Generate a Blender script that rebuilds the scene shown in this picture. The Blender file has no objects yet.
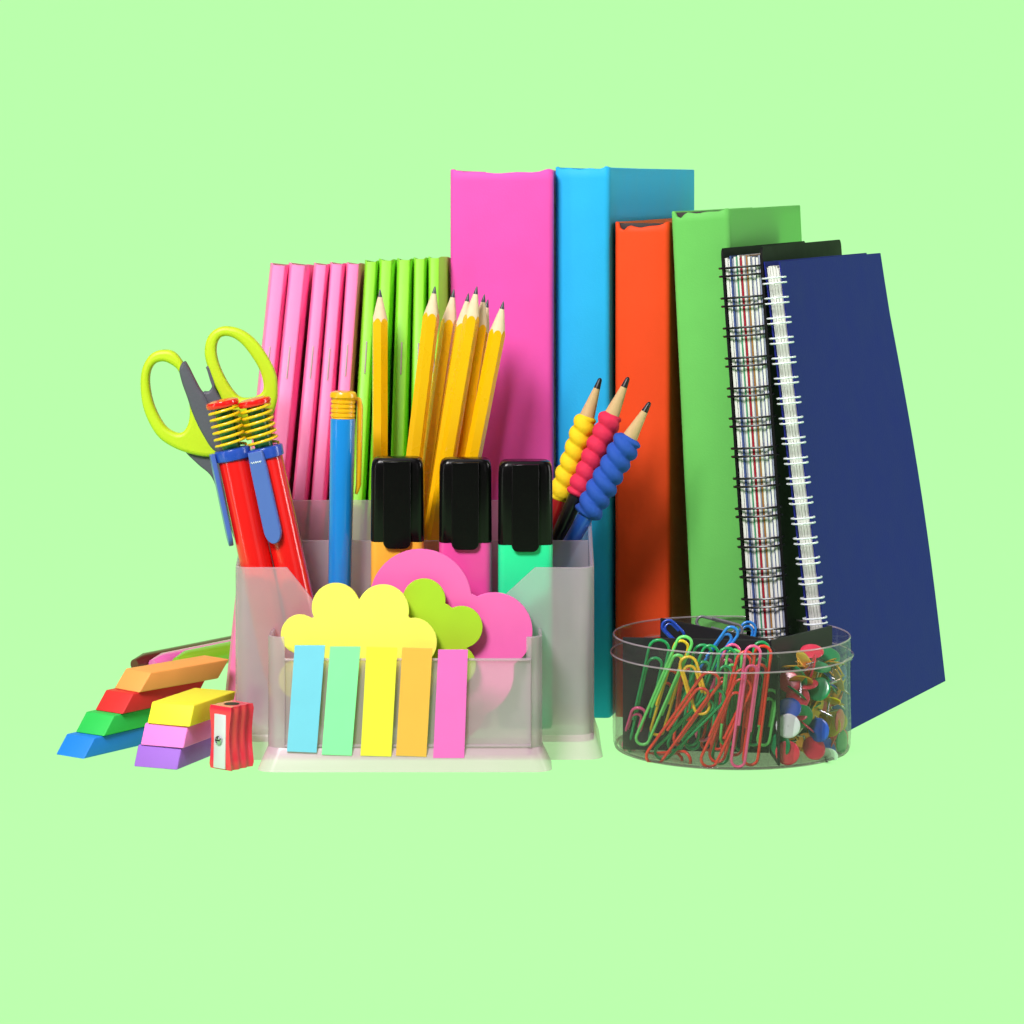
import bpy, bmesh, math, random
from mathutils import Vector, Matrix
random.seed(11)
U = 0.0085                      # one scene unit used below ("cm") in metres
F_PX, HOR, CAM_H, CAM_D = 2840.0, 180.0, 31.2, 150.0
R = math.radians
sc = bpy.context.scene
COL = sc.collection

def P(px, py, y):               # point of the place seen at a pixel, at distance y behind the tray front
    k = (y + CAM_D) / F_PX
    return Vector(((px - 512) * k, y, CAM_H - (py - HOR) * k))
def X(px, y): return (px - 512) * (y + CAM_D) / F_PX
def Z(py, y): return CAM_H - (py - HOR) * (y + CAM_D) / F_PX
def floor_pt(px, py):
    d = F_PX * CAM_H / (py - HOR)
    return Vector(((px - 512) * d / F_PX, d - CAM_D, 0))

# ------------------------------------------------------------------ materials
def lin(c):
    c = c / 255.0
    return c / 12.92 if c <= 0.04045 else ((c + 0.055) / 1.055) ** 2.4
def L3(rgb): return (lin(rgb[0]), lin(rgb[1]), lin(rgb[2]), 1)

def mat(name, rgb, rough=0.45, spec=0.5, metal=0.0, coat=0.0, bump=0.0, bscale=500, var=0.06, vscale=60, sheen=0.0, sss=0.0):
    m = bpy.data.materials.new(name); m.use_nodes = True
    nt = m.node_tree; b = nt.nodes['Principled BSDF']
    b.inputs['Roughness'].default_value = rough
    b.inputs['Specular IOR Level'].default_value = spec
    b.inputs['Metallic'].default_value = metal
    b.inputs['Coat Weight'].default_value = coat
    b.inputs['Coat Roughness'].default_value = 0.12
    if sheen: b.inputs['Sheen Weight'].default_value = sheen
    c = L3(rgb)
    tc = nt.nodes.new('ShaderNodeTexCoord')
    n = nt.nodes.new('ShaderNodeTexNoise'); n.inputs['Scale'].default_value = vscale; n.inputs['Detail'].default_value = 5
    nt.links.new(tc.outputs['Object'], n.inputs['Vector'])
    mx = nt.nodes.new('ShaderNodeMix'); mx.data_type = 'RGBA'
    mx.inputs[6].default_value = tuple(min(1, v * (1 - var)) for v in c[:3]) + (1,)
    mx.inputs[7].default_value = tuple(min(1, v * (1 + var)) for v in c[:3]) + (1,)
    nt.links.new(n.outputs['Fac'], mx.inputs[0]); nt.links.new(mx.outputs[2], b.inputs['Base Color'])
    rr = nt.nodes.new('ShaderNodeMapRange')
    rr.inputs[3].default_value = max(0, rough - 0.06); rr.inputs[4].default_value = min(1, rough + 0.06)
    nt.links.new(n.outputs['Fac'], rr.inputs[0]); nt.links.new(rr.outputs[0], b.inputs['Roughness'])
    if bump:
        n2 = nt.nodes.new('ShaderNodeTexNoise'); n2.inputs['Scale'].default_value = bscale; n2.inputs['Detail'].default_value = 3
        nt.links.new(tc.outputs['Object'], n2.inputs['Vector'])
        bp = nt.nodes.new('ShaderNodeBump'); bp.inputs['Strength'].default_value = bump; bp.inputs['Distance'].default_value = 0.0006
        nt.links.new(n2.outputs['Fac'], bp.inputs['Height']); nt.links.new(bp.outputs[0], b.inputs['Normal'])
    return m

def see_through(name, tint, clear, milk, rough, fres=1.45, blur=0.0, milk_rgb=(225, 216, 220), base=0.03):
    """plastic sheet: clear part, blurred part, milky scattering part and a surface reflection"""
    m = bpy.data.materials.new(name); m.use_nodes = True
    nt = m.node_tree; nt.nodes.clear()
    N = nt.nodes.new; Lk = nt.links.new
    out = N('ShaderNodeOutputMaterial')
    tr = N('ShaderNodeBsdfTransparent'); tr.inputs[0].default_value = L3(tint)
    rf = N('ShaderNodeBsdfRefraction'); rf.inputs['Color'].default_value = L3(tint)
    rf.inputs['Roughness'].default_value = 0.5; rf.inputs['IOR'].default_value = 1.12
    m0 = N('ShaderNodeMixShader'); m0.inputs[0].default_value = blur
    Lk(tr.outputs[0], m0.inputs[1]); Lk(rf.outputs[0], m0.inputs[2])
    df = N('ShaderNodeBsdfDiffuse'); df.inputs[0].default_value = L3(milk_rgb)
    tl = N('ShaderNodeBsdfTranslucent'); tl.inputs[0].default_value = L3(milk_rgb)
    m1 = N('ShaderNodeMixShader'); m1.inputs[0].default_value = 0.14
    Lk(df.outputs[0], m1.inputs[1]); Lk(tl.outputs[0], m1.inputs[2])
    m2 = N('ShaderNodeMixShader'); m2.inputs[0].default_value = milk
    if milk > 0.1:
        tc = N('ShaderNodeTexCoord'); nz = N('ShaderNodeTexNoise'); nz.inputs['Scale'].default_value = 45
        Lk(tc.outputs['Object'], nz.inputs['Vector'])
        mr = N('ShaderNodeMapRange'); mr.inputs[3].default_value = milk * 0.85; mr.inputs[4].default_value = milk * 1.15
        Lk(nz.outputs['Fac'], mr.inputs[0]); Lk(mr.outputs[0], m2.inputs[0])
    Lk(m0.outputs[0], m2.inputs[1]); Lk(m1.outputs[0], m2.inputs[2])
    gl = N('ShaderNodeBsdfGlossy'); gl.inputs['Roughness'].default_value = rough
    lw = N('ShaderNodeLayerWeight'); lw.inputs['Blend'].default_value = 0.5
    pw = N('ShaderNodeMath'); pw.operation = 'POWER'; pw.inputs[1].default_value = 4.0
    ma = N('ShaderNodeMath'); ma.operation = 'MULTIPLY_ADD'; ma.inputs[1].default_value = fres; ma.inputs[2].default_value = base
    Lk(lw.outputs['Facing'], pw.inputs[0]); Lk(pw.outputs[0], ma.inputs[0])
    m3 = N('ShaderNodeMixShader'); Lk(ma.outputs[0], m3.inputs[0])
    Lk(m2.outputs[0], m3.inputs[1]); Lk(gl.outputs[0], m3.inputs[2])
    Lk(m3.outputs[0], out.inputs['Surface'])
    return m

M = {}
def add(name, *a, **k): M[name] = mat(name, *a, **k)
add('pink_cloth', (242, 86, 184), 0.55, spec=0.16, bump=0.14, bscale=1400)
add('blue_cloth', (44, 178, 240), 0.55, spec=0.16, bump=0.14, bscale=1400)
add('orange_cloth', (240, 76, 32), 0.55, spec=0.16, bump=0.14, bscale=1400)
add('green_cloth', (110, 196, 96), 0.55, spec=0.16, bump=0.14, bscale=1400)
add('page', (232, 230, 226), 0.8, var=0.03)
add('page_blue', (60, 80, 140), 0.8); add('page_green', (70, 150, 110), 0.8)
add('page_red', (165, 20, 45), 0.8); add('page_brown', (165, 115, 60), 0.8); add('page_grey', (150, 155, 180), 0.8)
add('black_cover', (17, 15, 18), 0.6, spec=0.12, bump=0.1)
add('navy_cover', (34, 40, 132), 0.6, spec=0.1, bump=0.2, bscale=900, var=0.08)
add('black_wire', (12, 12, 14), 0.3); add('white_wire', (232, 236, 244), 0.3, coat=0.3)
add('pink_card', (252, 122, 180), 0.5, bump=0.1); add('green_card', (140, 220, 45), 0.5, bump=0.1)
add('blade_steel', (226, 222, 232), 0.35, metal=0.15)
add('staple_wire', (196, 176, 180), 0.4)
add('steel', (200, 202, 206), 0.25, metal=1.0); add('brass', (240, 186, 60), 0.25, metal=0.55)
add('pencil_yellow', (250, 190, 8), 0.28, coat=0.9); add('wood', (232, 205, 172), 0.75, var=0.12, vscale=300, bump=0.2)
add('wood_dark', (205, 170, 122), 0.75, var=0.14, vscale=300, bump=0.2)
add('graphite', (62, 64, 70), 0.35); add('lead_black', (24, 22, 24), 0.4)
add('cap_black', (13, 11, 13), 0.22, spec=0.24, bump=0.03)
add('hl_orange', (255, 180, 60), 0.35, coat=0.3); add('hl_pink', (240, 78, 168), 0.35, coat=0.3); add('hl_green', (44, 240, 165), 0.35, coat=0.3)
add('foam_yellow', (240, 205, 10), 0.8, bump=0.4, bscale=600); add('foam_red', (225, 35, 78), 0.8, bump=0.4, bscale=600); add('foam_blue', (28, 80, 180), 0.8, bump=0.4, bscale=600)
add('barrel_red', (150, 20, 24), 0.3, coat=0.4); add('barrel_blue', (36, 92, 200), 0.3, coat=0.4); add('barrel_black', (22, 20, 22), 0.3, coat=0.4)
add('plastic_red', (232, 26, 24), 0.22, coat=0.5); add('plastic_blue', (38, 76, 180), 0.28, coat=0.3); add('clip_blue', (78, 104, 190), 0.35, coat=0.2)
add('spring_yellow', (246, 196, 20), 0.28, coat=0.4); add('core_green', (24, 100, 50), 0.3)
add('pen_blue', (26, 136, 226), 0.2, coat=0.6); add('pen_yellow', (242, 176, 20), 0.28, coat=0.4)
add('lime_rubber', (190, 215, 24), 0.5, bump=0.15, bscale=800); add('grey_rubber', (84, 84, 96), 0.55, bump=0.2, bscale=800)
add('note_yellow', (255, 250, 104), 0.7); add('note_lime', (176, 212, 36), 0.7); add('note_pink', (255, 105, 188), 0.7)
add('flag_blue', (126, 206, 246), 0.6); add('flag_green', (148, 250, 178), 0.6); add('flag_yellow', (250, 232, 66), 0.6)
add('flag_orange', (250, 182, 76), 0.6); add('flag_pink', (255, 108, 208), 0.6)
add('er_blue', (24, 130, 232), 0.62); add('er_green', (44, 200, 84), 0.62); add('er_red', (222, 42, 42), 0.62); add('er_orange', (255, 166, 84), 0.62)
add('er_purple', (160, 100, 214), 0.62); add('er_pink', (250, 130, 222), 0.62); add('er_yellow', (250, 232, 50), 0.62)
add('sharp_red', (246, 44, 72), 0.25, coat=0.5); add('hole_shade', (30, 10, 12), 0.6)  # the dark colour stands in for shade inside holes
add('marker_maroon', (96, 30, 26), 0.3, coat=0.5); add('marker_pink', (240, 110, 190), 0.25, coat=0.6); add('marker_olive', (140, 190, 40), 0.25, coat=0.6); add('marker_dark', (30, 44, 40), 0.3, coat=0.5)
add('divider_black', (34, 32, 36), 0.5, spec=0.4)
CL = {'red': (232, 60, 46), 'green': (34, 160, 92), 'light green': (120, 230, 120), 'pink': (240, 96, 150), 'yellow': (246, 206, 40), 'blue': (52, 140, 230), 'dark blue': (40, 80, 190), 'silver': (120, 118, 124)}
for k, v in CL.items(): add('clip_' + k.replace(' ', '_') + '_vinyl', v, 0.3, coat=0.3)
TK = {'white': (235, 238, 245), 'red': (222, 52, 84), 'blue': (50, 88, 190), 'green': (24, 140, 84), 'yellow': (246, 206, 40), 'brass': None}
for k, v in TK.items():
    if v: add('tack_' + k, v, 0.3, coat=0.3)
M['tack_brass'] = M['brass']
M['frost'] = see_through('frosted_plastic', (252, 244, 249), 0.5, 0.23, 0.2, fres=0.7, blur=0.2, milk_rgb=(255, 234, 250), base=0.05)
M['frost_base'] = see_through('frosted_plastic_base', (252, 240, 247), 0.5, 0.42, 0.25, fres=0.5, blur=0.2, milk_rgb=(250, 206, 234))
M['clear'] = see_through('clear_plastic', (244, 240, 243), 0.9, 0.016, 0.05, fres=0.42, base=0.014)
M['clear_shaded'] = see_through('clear_plastic_shaded', (222, 212, 219), 0.9, 0.03, 0.05, fres=0.42, base=0.014)  # clear plastic tinted greyer: shade at the tub foot put into the colour

# ------------------------------------------------------------------ object helpers
def tag(o, label, cat, group=None):
    o['label'] = label; o['category'] = cat
    if group: o['group'] = group
    return o
def thing(name, label, cat, loc=(0, 0, 0), rot=None, group=None, mtx=None):
    o = bpy.data.objects.new(name, None); COL.objects.link(o)
    o.empty_display_size = 0.01
    if mtx is not None:
        o.matrix_basis = Matrix.Translation(Vector(loc) * U) @ mtx.to_4x4()
    else:
        o.location = Vector(loc) * U
        if rot: o.rotation_euler = rot
    return tag(o, label, cat, group)
def obj(name, bm, material, parent=None, ang=40, scale=True):
    if isinstance(bm, bmesh.types.BMesh):
        bmesh.ops.recalc_face_normals(bm, faces=bm.faces)
        me = bpy.data.meshes.new(name); bm.to_mesh(me); bm.free()
    else:
        me = bm; me.name = name
    if scale: me.transform(Matrix.Scale(U, 4))
    mats = material if isinstance(material, (list, tuple)) else [material]
    for m in mats: me.materials.append(M[m] if isinstance(m, str) else m)
    me.shade_smooth()
    if ang: me.set_sharp_from_angle(angle=R(ang))
    o = bpy.data.objects.new(name, me); COL.objects.link(o)
    if parent: o.parent = parent
    return o
def B(): return bmesh.new()
def merge(bm, t, mtx=None):
    me = bpy.data.meshes.new('tmp'); t.to_mesh(me); t.free()
    if mtx is not None: me.transform(mtx)
    bm.from_mesh(me); bpy.data.meshes.remove(me)
def box(bm, x0, x1, y0, y1, z0, z1, bev=0.0, seg=2, mtx=None):
    t = B(); bmesh.ops.create_cube(t, size=1)
    for v in t.verts:
        v.co = Vector(((x0 + x1) / 2 + v.co.x * (x1 - x0), (y0 + y1) / 2 + v.co.y * (y1 - y0), (z0 + z1) / 2 + v.co.z * (z1 - z0)))
    if bev: bmesh.ops.bevel(t, geom=list(t.edges), offset=bev, segments=seg, affect='EDGES', profile=0.5)
    merge(bm, t, mtx); return bm
def loft(bm, rings, cap0=True, cap1=True, closed=True, mi=None):
    vs = [[bm.verts.new(p) for p in r] for r in rings]
    n = len(rings[0])
    for k in range(len(vs) - 1):
        for i in range(n if closed else n - 1):
            j = (i + 1) % n
            try:
                f = bm.faces.new((vs[k][i], vs[k][j], vs[k + 1][j], vs[k + 1][i]))
                if mi is not None: f.material_index = mi
            except ValueError: pass
    for c, r in ((cap0, vs[0]), (cap1, vs[-1])):
        if c:
            f = bm.faces.new(r)
            if mi is not None: f.material_index = mi
    return bm
def circ(r, z, n=32, cx=0, cy=0): return [(cx + r * math.cos(2 * math.pi * i / n), cy + r * math.sin(2 * math.pi * i / n), z) for i in range(n)]
def lathe(bm, prof, n=32, cap0=True, cap1=True): return loft(bm, [circ(max(r, 0.002), z, n) for r, z in prof], cap0, cap1)
def rrect(w, h, r, z, n=6, cx=0, cy=0):
    pts = []
    for qx, qy, a0 in ((1, 1, 0), (-1, 1, 90), (-1, -1, 180), (1, -1, 270)):
        for i in range(n + 1):
            a = R(a0 + 90 * i / n)
            pts.append((cx + qx * (w / 2 - r) + r * math.cos(a), cy + qy * (h / 2 - r) + r * math.sin(a), z))
    return pts
def tube(bm, pts, r, n=8, closed=False, cap=True):
    pts = [Vector(p) for p in pts]
    m = len(pts); rings = []
    rs = r if isinstance(r, (list, tuple)) else [r] * m
    prev = None
    for i in range(m):
        a = pts[(i - 1) % m] if (closed or i > 0) else pts[i]
        b = pts[(i + 1) % m] if (closed or i < m - 1) else pts[i]
        t = (b - a).normalized()
        if prev is None:
            ref = Vector((0, 0, 1)) if abs(t.z) < 0.9 else Vector((1, 0, 0))
            u = t.cross(ref).normalized()
        else:
            u = (prev - t * prev.dot(t)).normalized()
        prev = u; v = t.cross(u)
        rings.append([pts[i] + (u * math.cos(2 * math.pi * k / n) + v * math.sin(2 * math.pi * k / n)) * rs[i] for k in range(n)])
    if closed:
        rings.append(rings[0]); loft(bm, rings, False, False); bmesh.ops.remove_doubles(bm, verts=bm.verts, dist=1e-5)
    else: loft(bm, rings, cap, cap)
    return bm
def spline(pts, k=6, closed=True):
    out = []; n = len(pts)
    for i in range(n if closed else n - 1):
        g = lambda j: Vector(pts[j % n]) if closed else Vector(pts[min(max(j, 0), n - 1)])
        p0, p1, p2, p3 = g(i - 1), g(i), g(i + 1), g(i + 2)
        for s in range(k):
            t = s / k
            out.append(0.5 * ((2 * p1) + (p2 - p0) * t + (2 * p0 - 5 * p1 + 4 * p2 - p3) * t * t + (3 * p1 - p0 - 3 * p2 + p3) * t ** 3))
    if not closed: out.append(Vector(pts[-1]))
    return out
def sheet(outlines, half, bev=0.0, res=2):
    """outlines (with holes) in the xz plane, thickness 2*half along y, edges rounded: a mesh"""
    cu = bpy.data.curves.new('c', 'CURVE'); cu.dimensions = '2D'; cu.fill_mode = 'BOTH'
    cu.extrude = max(half - bev, 0.0005); cu.bevel_depth = bev; cu.bevel_resolution = res; cu.offset = -bev
    for o in outlines:
        sp = cu.splines.new('POLY'); sp.points.add(len(o) - 1); sp.use_cyclic_u = True
        for q, p in zip(sp.points, o): q.co = (p[0], p[1], 0, 1)
    ob = bpy.data.objects.new('c', cu); COL.objects.link(ob)
    dg = bpy.context.evaluated_depsgraph_get(); dg.update()
    me = bpy.data.meshes.new_from_object(ob.evaluated_get(dg))
    bpy.data.objects.remove(ob); bpy.data.curves.remove(cu)
    me.transform(Matrix(((1, 0, 0, 0), (0, 0, -1, 0), (0, 1, 0, 0), (0, 0, 0, 1))))
    return me
def wall(bm, path, th, z0, tops):
    """upright wall along a plan path; tops = height at each path point"""
    n = len(path); rings = []
    for i in range(n):
        a = Vector(path[max(i - 1, 0)]); b = Vector(path[min(i + 1, n - 1)])
        t = (b - a)
        if t.length < 1e-6: t = Vector((1, 0))
        t.normalize(); nrm = Vector((-t.y, t.x)) * th / 2; p = Vector(path[i])
        o, q = p + nrm, p - nrm; h = tops[i]; e = min(th * 0.25, 0.05)
        rings.append([(o.x, o.y, z0), (o.x, o.y, h - e), (o.x * .7 + q.x * .3, o.y * .7 + q.y * .3, h), (o.x * .3 + q.x * .7, o.y * .3 + q.y * .7, h), (q.x, q.y, h - e), (q.x, q.y, z0)])
    return loft(bm, rings)
def frame(base, tip, roll=0.0):
    z = (Vector(tip) - Vector(base)).normalized()
    y = Vector((0, 1, 0)); x = y.cross(z).normalized(); y = z.cross(x)
    return Matrix((x, y, z)).transposed() @ Matrix.Rotation(roll, 3, 'Z')

# ------------------------------------------------------------------ flat green background: a made-up translucent sheet, back-lit so shadows wash out
def make_sweep():
    bm = B(); prof = [(-62, 0), (0, 0), (60, 0), (180, 0)]
    for i in range(0, 13):
        a = R(90 * i / 12); prof.append((260 + 90 * math.sin(a), 90 - 90 * math.cos(a)))
    prof += [(350, 200), (350, 420)]
    loft(bm, [[(-420, y, z), (-90, y, z), (90, y, z), (420, y, z)] for y, z in prof], False, False, closed=False)
    m = bpy.data.materials.new('green_sheet'); m.use_nodes = True
    nt = m.node_tree; nt.nodes.clear()
    out = nt.nodes.new('ShaderNodeOutputMaterial')
    tl = nt.nodes.new('ShaderNodeBsdfTranslucent'); df = nt.nodes.new('ShaderNodeBsdfDiffuse')
    for s in (tl, df): s.inputs[0].default_value = (0.457, 0.96, 0.384, 1)
    mx = nt.nodes.new('ShaderNodeMixShader'); mx.inputs[0].default_value = 0.04
    nt.links.new(tl.outputs[0], mx.inputs[1]); nt.links.new(df.outputs[0], mx.inputs[2]); nt.links.new(mx.outputs[0], out.inputs[0])
    o = obj('ground', bm, m, None, ang=None); o['kind'] = 'structure'
make_sweep()

# ------------------------------------------------------------------ hardcover books at the back
def hard_cover(w, D, H, sag, r=0.35, conv=0.14, th=0.22, ear=0.1, notch=0.0):
    outer = [(0, D), (0, D * .66), (0, D * .33), (0, r * 2.2)]
    for i in range(1, 7):
        a = R(180 + 90 * i / 6); outer.append((r + r * math.cos(a), r + r * math.sin(a)))
    ns = 12
    for i in range(1, ns):
        t = i / ns; outer.append((r + (w - 2 * r) * t, -conv * math.sin(math.pi * t) ** 0.8))
    for i in range(0, 7):
        a = R(270 + 90 * i / 6); outer.append((w - r + r * math.cos(a), r + r * math.sin(a)))
    outer += [(w, r * 2.2), (w, D * .33), (w, D * .66), (w, D)]
    bm = B(); rings = []; n = len(outer)
    for i, (x, y) in enumerate(outer):
        a = Vector(outer[max(i - 1, 0)]); b = Vector(outer[min(i + 1, n - 1)]); t = (b - a).normalized()
        ix, iy = x - t.y * th, y + t.x * th
        u = min(max(x / w, 0), 1)
        k = max(0, 1 - y / 1.2)
        h = H - sag * math.sin(math.pi * u) * k + ear * k * (math.exp(-((u - 0.02) / .05) ** 2) + math.exp(-((u - .95) / .06) ** 2)) - 0.03 * k * math.sin(u * 17) - notch * k * math.exp(-((u - .16) / .075) ** 4)
        e = 0.06
        rings.append([(x, y, 0), (x, y, H * .5), (x, y, H - .9), (x, y, H - .6), (x, y, h - e), (x * .75 + ix * .25, y * .75 + iy * .25, h), (x * .25 + ix * .75, y * .25 + iy * .75, h), (ix, iy, h - e), (ix, iy, 0)])
    return loft(bm, rings)
def book(label, m, loc, yaw, lean, w, D, H, sag, hollow=False):
    t = thing('hardcover_book', label, 'book', loc, (0, R(lean), R(yaw)), 'tall hardcover books at the back')
    obj('cover', hard_cover(w, D, H, sag, ear=.05 if hollow else .1, notch=.32 if hollow else 0), m, t, ang=50)
    b = B(); box(b, .3, w - .3, .75, D - .5, .25, H - .45, 0.05); obj('page_block', b, 'page', t)
    if hollow:
        b = B(); box(b, .12, w - .35, .3, .7, H - 1.2, H - .06, .03); obj('spine_hollow_shade', b, 'hole_shade', t)  # dark block put in for the shade inside the open spine
    return t
book('tall pink hardcover book, tallest and leftmost of the coloured books', 'pink_cloth', (X(450, 14.6), 14.6, 0), -3.5, 0, 5.98, 27, 31.75, 0.12)
yb = 15.4
book('tall bright blue hardcover book standing between the pink and the orange book', 'blue_cloth', (X(554.5, yb), yb, 0), -13.8, 0, 3.25, 28, 31.9, 0.05)
book('orange hardcover book, the shortest coloured book, between blue and green books', 'orange_cloth', (5.95, 15.1, 0), -13.8, 0, 3.25, 24, 28.75, 0.25, True)
book('green hardcover book leaning against the orange book, behind the black spiral notebook', 'green_cloth', (10.55, 13.7, 0), -14.5, -2.8, 3.4, 27, 29.4, 0.12, True)

# ------------------------------------------------------------------ thin stapled notebooks
def thin_notebook(name_label, m, xtop, tan_lean, th, yfront, H, group, flare=0.0, gap=.4):
    xb = xtop - tan_lean * H
    t = thing('thin_notebook', name_label, 'notebook', (xb, yfront - .9, 0.56), (R(-2.2), math.atan(tan_lean), 0), group)
    D = 14.5; r = th / 2; g_ = gap / 2; c_ = .11
    rt = [(r + g_, D), (r + g_, D * .5), (r + g_, 1.6), (r + g_ * .97, 1.0), (r + g_ * .55, .62), (r + g_ * .15, .32)]
    if flare: rt = [(r + flare, D), (r + flare, D * .4), (r + flare, 2.0), (r + flare * .7, 1.0), (r + flare * .25, .45)]
    arc = [(r - c_ + c_ * math.cos(R(a)), c_ - c_ * math.sin(R(a))) for a in range(0, 91, 15)]
    out = rt + arc + [(r * .4, -.012), (0, -.018), (-r * .4, -.012)] + [(-x, y) for x, y in reversed(arc)]
    out += [(-r - g_ * .15, .32), (-r - g_ * .55, .62), (-r - g_ * .97, 1.0), (-r - g_, 1.6), (-r - g_, D * .5), (-r - g_, D)]
    tt = 0.06; bm = B(); rings = []; n = len(out)
    hz = H + random.uniform(-.015, .015)
    for i, (x, y) in enumerate(out):
        a = Vector(out[max(i - 1, 0)]); b = Vector(out[min(i + 1, n - 1)]); d = (b - a).normalized()
        ix, iy = x + d.y * tt, y - d.x * tt
        h = hz - 0.1 * max(0, 1 - y / .5)
        rings.append([(x, y, 0), (x, y, h - .02), (x * .5 + ix * .5, y * .5 + iy * .5, h), (ix, iy, h - .02), (ix, iy, 0)])
    obj('cover', loft(bm, rings), m, t, ang=60)
    b = B(); box(b, -r + .09, r - .09, .2, D - .3, .1, H - .25); obj('page_block', b, 'page', t)
    for zc in (H * .78, H * .22):
        zc += random.uniform(-.15, .15)
        s = B(); tube(s, [(0, .1, zc - .95), (0, -.03, zc - .9), (0, -.035, zc), (0, -.03, zc + .9), (0, .1, zc + .95)], 0.045, 6); obj('staple', s, 'staple_wire', t)
HN = 26.0; yn = 13.0
names = ['leftmost', 'second from the left', 'middle one', 'fourth from the left', 'rightmost']
px = [271.5, 291, 313.6, 329.6, 346, 361.8]; ln = [.102, .098, .09, .08, .068]; tw = [.74, .80, .62, .62, .64]
for i in range(5):
    thin_notebook('thin pink stapled notebook, %s in the row of pink ones' % names[i], 'pink_card', X(px[i], yn) + .43, ln[i], tw[i], yn + .04 * (i % 2), HN, 'thin pink notebooks', gap=(.40, .46, .32, .30, .26)[i])
px = [364.5, 379.5, 397.5, 413.0, 427.5]; ln = [.056, .044, .03, .016, .004]; tw = [.56, .62, .64, .55, .54]
for i in range(5):
    thin_notebook('thin green stapled notebook, %s in the row of green ones' % names[i], 'green_card', X(px[i], yn) + .40, ln[i], tw[i], yn - .1 + .04 * (i % 2), HN + .12 + .04 * i, 'thin green notebooks', flare=.5 if i == 4 else 0, gap=(.28, .36, .3, .26, .24)[i])

# ------------------------------------------------------------------ black spiral notebook
def ring_pair(cx, cy, rx, ry, z, gap, r, n=20, a0=0, a1=360, skew=0.25):
    bm = B()
    for s in (-1, 1):
        pts = []
        for i in range(n + 1):
            a = R(a0 + (a1 - a0) * i / n)
            pts.append((cx + rx * math.cos(a), cy + ry * math.sin(a), z + s * gap / 2 + skew * 0.1 * math.cos(a)))
        tube(bm, pts, r, 6)
    return bm
yk = 10.0
t = thing('spiral_notebook', 'thick black spiral notebook with coloured divider pages and black wire', 'notebook', (13.6, yk, 0), (0, R(-4.0), R(-19)))
Hk, Dk, Wk = 27.4, 20.6, 2.4
for x0, x1, dz in ((0, .12, 0), (Wk - .12, Wk, -.05)):
    b = loft(B(), [[(xx, p[0], p[1]) for p in rrect(Dk, Hk + dz, .45, 0, 5, Dk / 2, (Hk + dz) / 2)] for xx in (x0, x1)])
    obj('cover', b, 'black_cover', t)
b = B(); cols = [0, 0, 1, 5, 0, 2, 0, 3, 0, 5, 4, 0, 5, 0, 1, 0, 5]
wds = [.16, .1, .12, .1, .14, .1, .12, .13, .14, .07, .11, .15, .08, .16, .06, .14, .1]
x = .17; sc_w = (Wk - .36) / sum(wds)
for c, w_ in zip(cols, wds):
    q = B(); w1 = w_ * sc_w; y0 = .10 + random.uniform(0, .12)
    rr = [[(x + .008, y0, z), (x + w1 - .008, y0 + random.uniform(-.03, .03), z), (x + w1 - .008, Dk - .4, z), (x + .008, Dk - .4, z)] for z in (.15, Hk * .3, Hk * .6, Hk - .45 - random.uniform(0, .2))]
    loft(b, rr, mi=c); x += w1
obj('page_block', b, ['page', 'page_blue', 'page_green', 'page_red', 'page_brown', 'page_grey'], t)
for i in range(15):
    z = Hk - 1.35 - i * 1.70
    obj('wire_ring', ring_pair(Wk / 2 - .08, .28, Wk / 2 + .14, .5, z, .46, .07), 'black_wire', t)

# ------------------------------------------------------------------ navy spiral notebook
BL, BR = floor_pt(837, 737), floor_pt(945.5, 681)
TL = P(780, 262, BL.y + .2); TR = P(880.5, 253, 27.2)
t = thing('spiral_notebook', 'navy blue spiral notebook with white wire binding, rightmost of all', 'notebook', BL)
def navy_pt(u, v, off):
    p = BL.lerp(BR, u).lerp(TL.lerp(TR, u), v) - BL
    e = (BR - BL).normalized(); nrm = Vector((e.y, -e.x, 0.0)).normalized()
    bulge = 0.9 * math.sin(math.pi * min(v * 1.15, 1)) * u * u * (1 if off > -.2 else .85)
    return p + nrm * (off + bulge * .33)
def slab(u0, u1, v0, v1, o0, o1, nu=12, nv=14):
    bm = B(); g = {}
    for s, o in enumerate((o0, o1)):
        for i in range(nu + 1):
            for j in range(nv + 1):
                g[s, i, j] = bm.verts.new(navy_pt(u0 + (u1 - u0) * i / nu, v0 + (v1 - v0) * j / nv, o))
    for i in range(nu):
        for j in range(nv):
            for s in (0, 1): bm.faces.new((g[s, i, j], g[s, i + 1, j], g[s, i + 1, j + 1], g[s, i, j + 1]))
    for i in range(nu):
        for j in (0, nv): bm.faces.new((g[0, i, j], g[0, i + 1, j], g[1, i + 1, j], g[1, i, j]))
    for j in range(nv):
        for i in (0, nu): bm.faces.new((g[0, i, j], g[0, i, j + 1], g[1, i, j + 1], g[1, i, j]))
    return bm
obj('cover', slab(0, 1, 0, 1, -.07, 0), 'navy_cover', t, ang=30)
obj('cover', slab(0, 1, 0, 1, -.98, -.91), 'navy_cover', t, ang=30)
b = B()
for k in range(9):
    o0 = -.89 + k * .09; me = slab(.006 + random.uniform(0, .006), .985, .008, .992 - random.uniform(0, .006), o0, o0 + .078, 6, 8); merge(b, me)
obj('page_block', b, 'page', t, ang=30)
e = (BR - BL).normalized(); nrm = Vector((e.y, -e.x, 0)).normalized()
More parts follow.
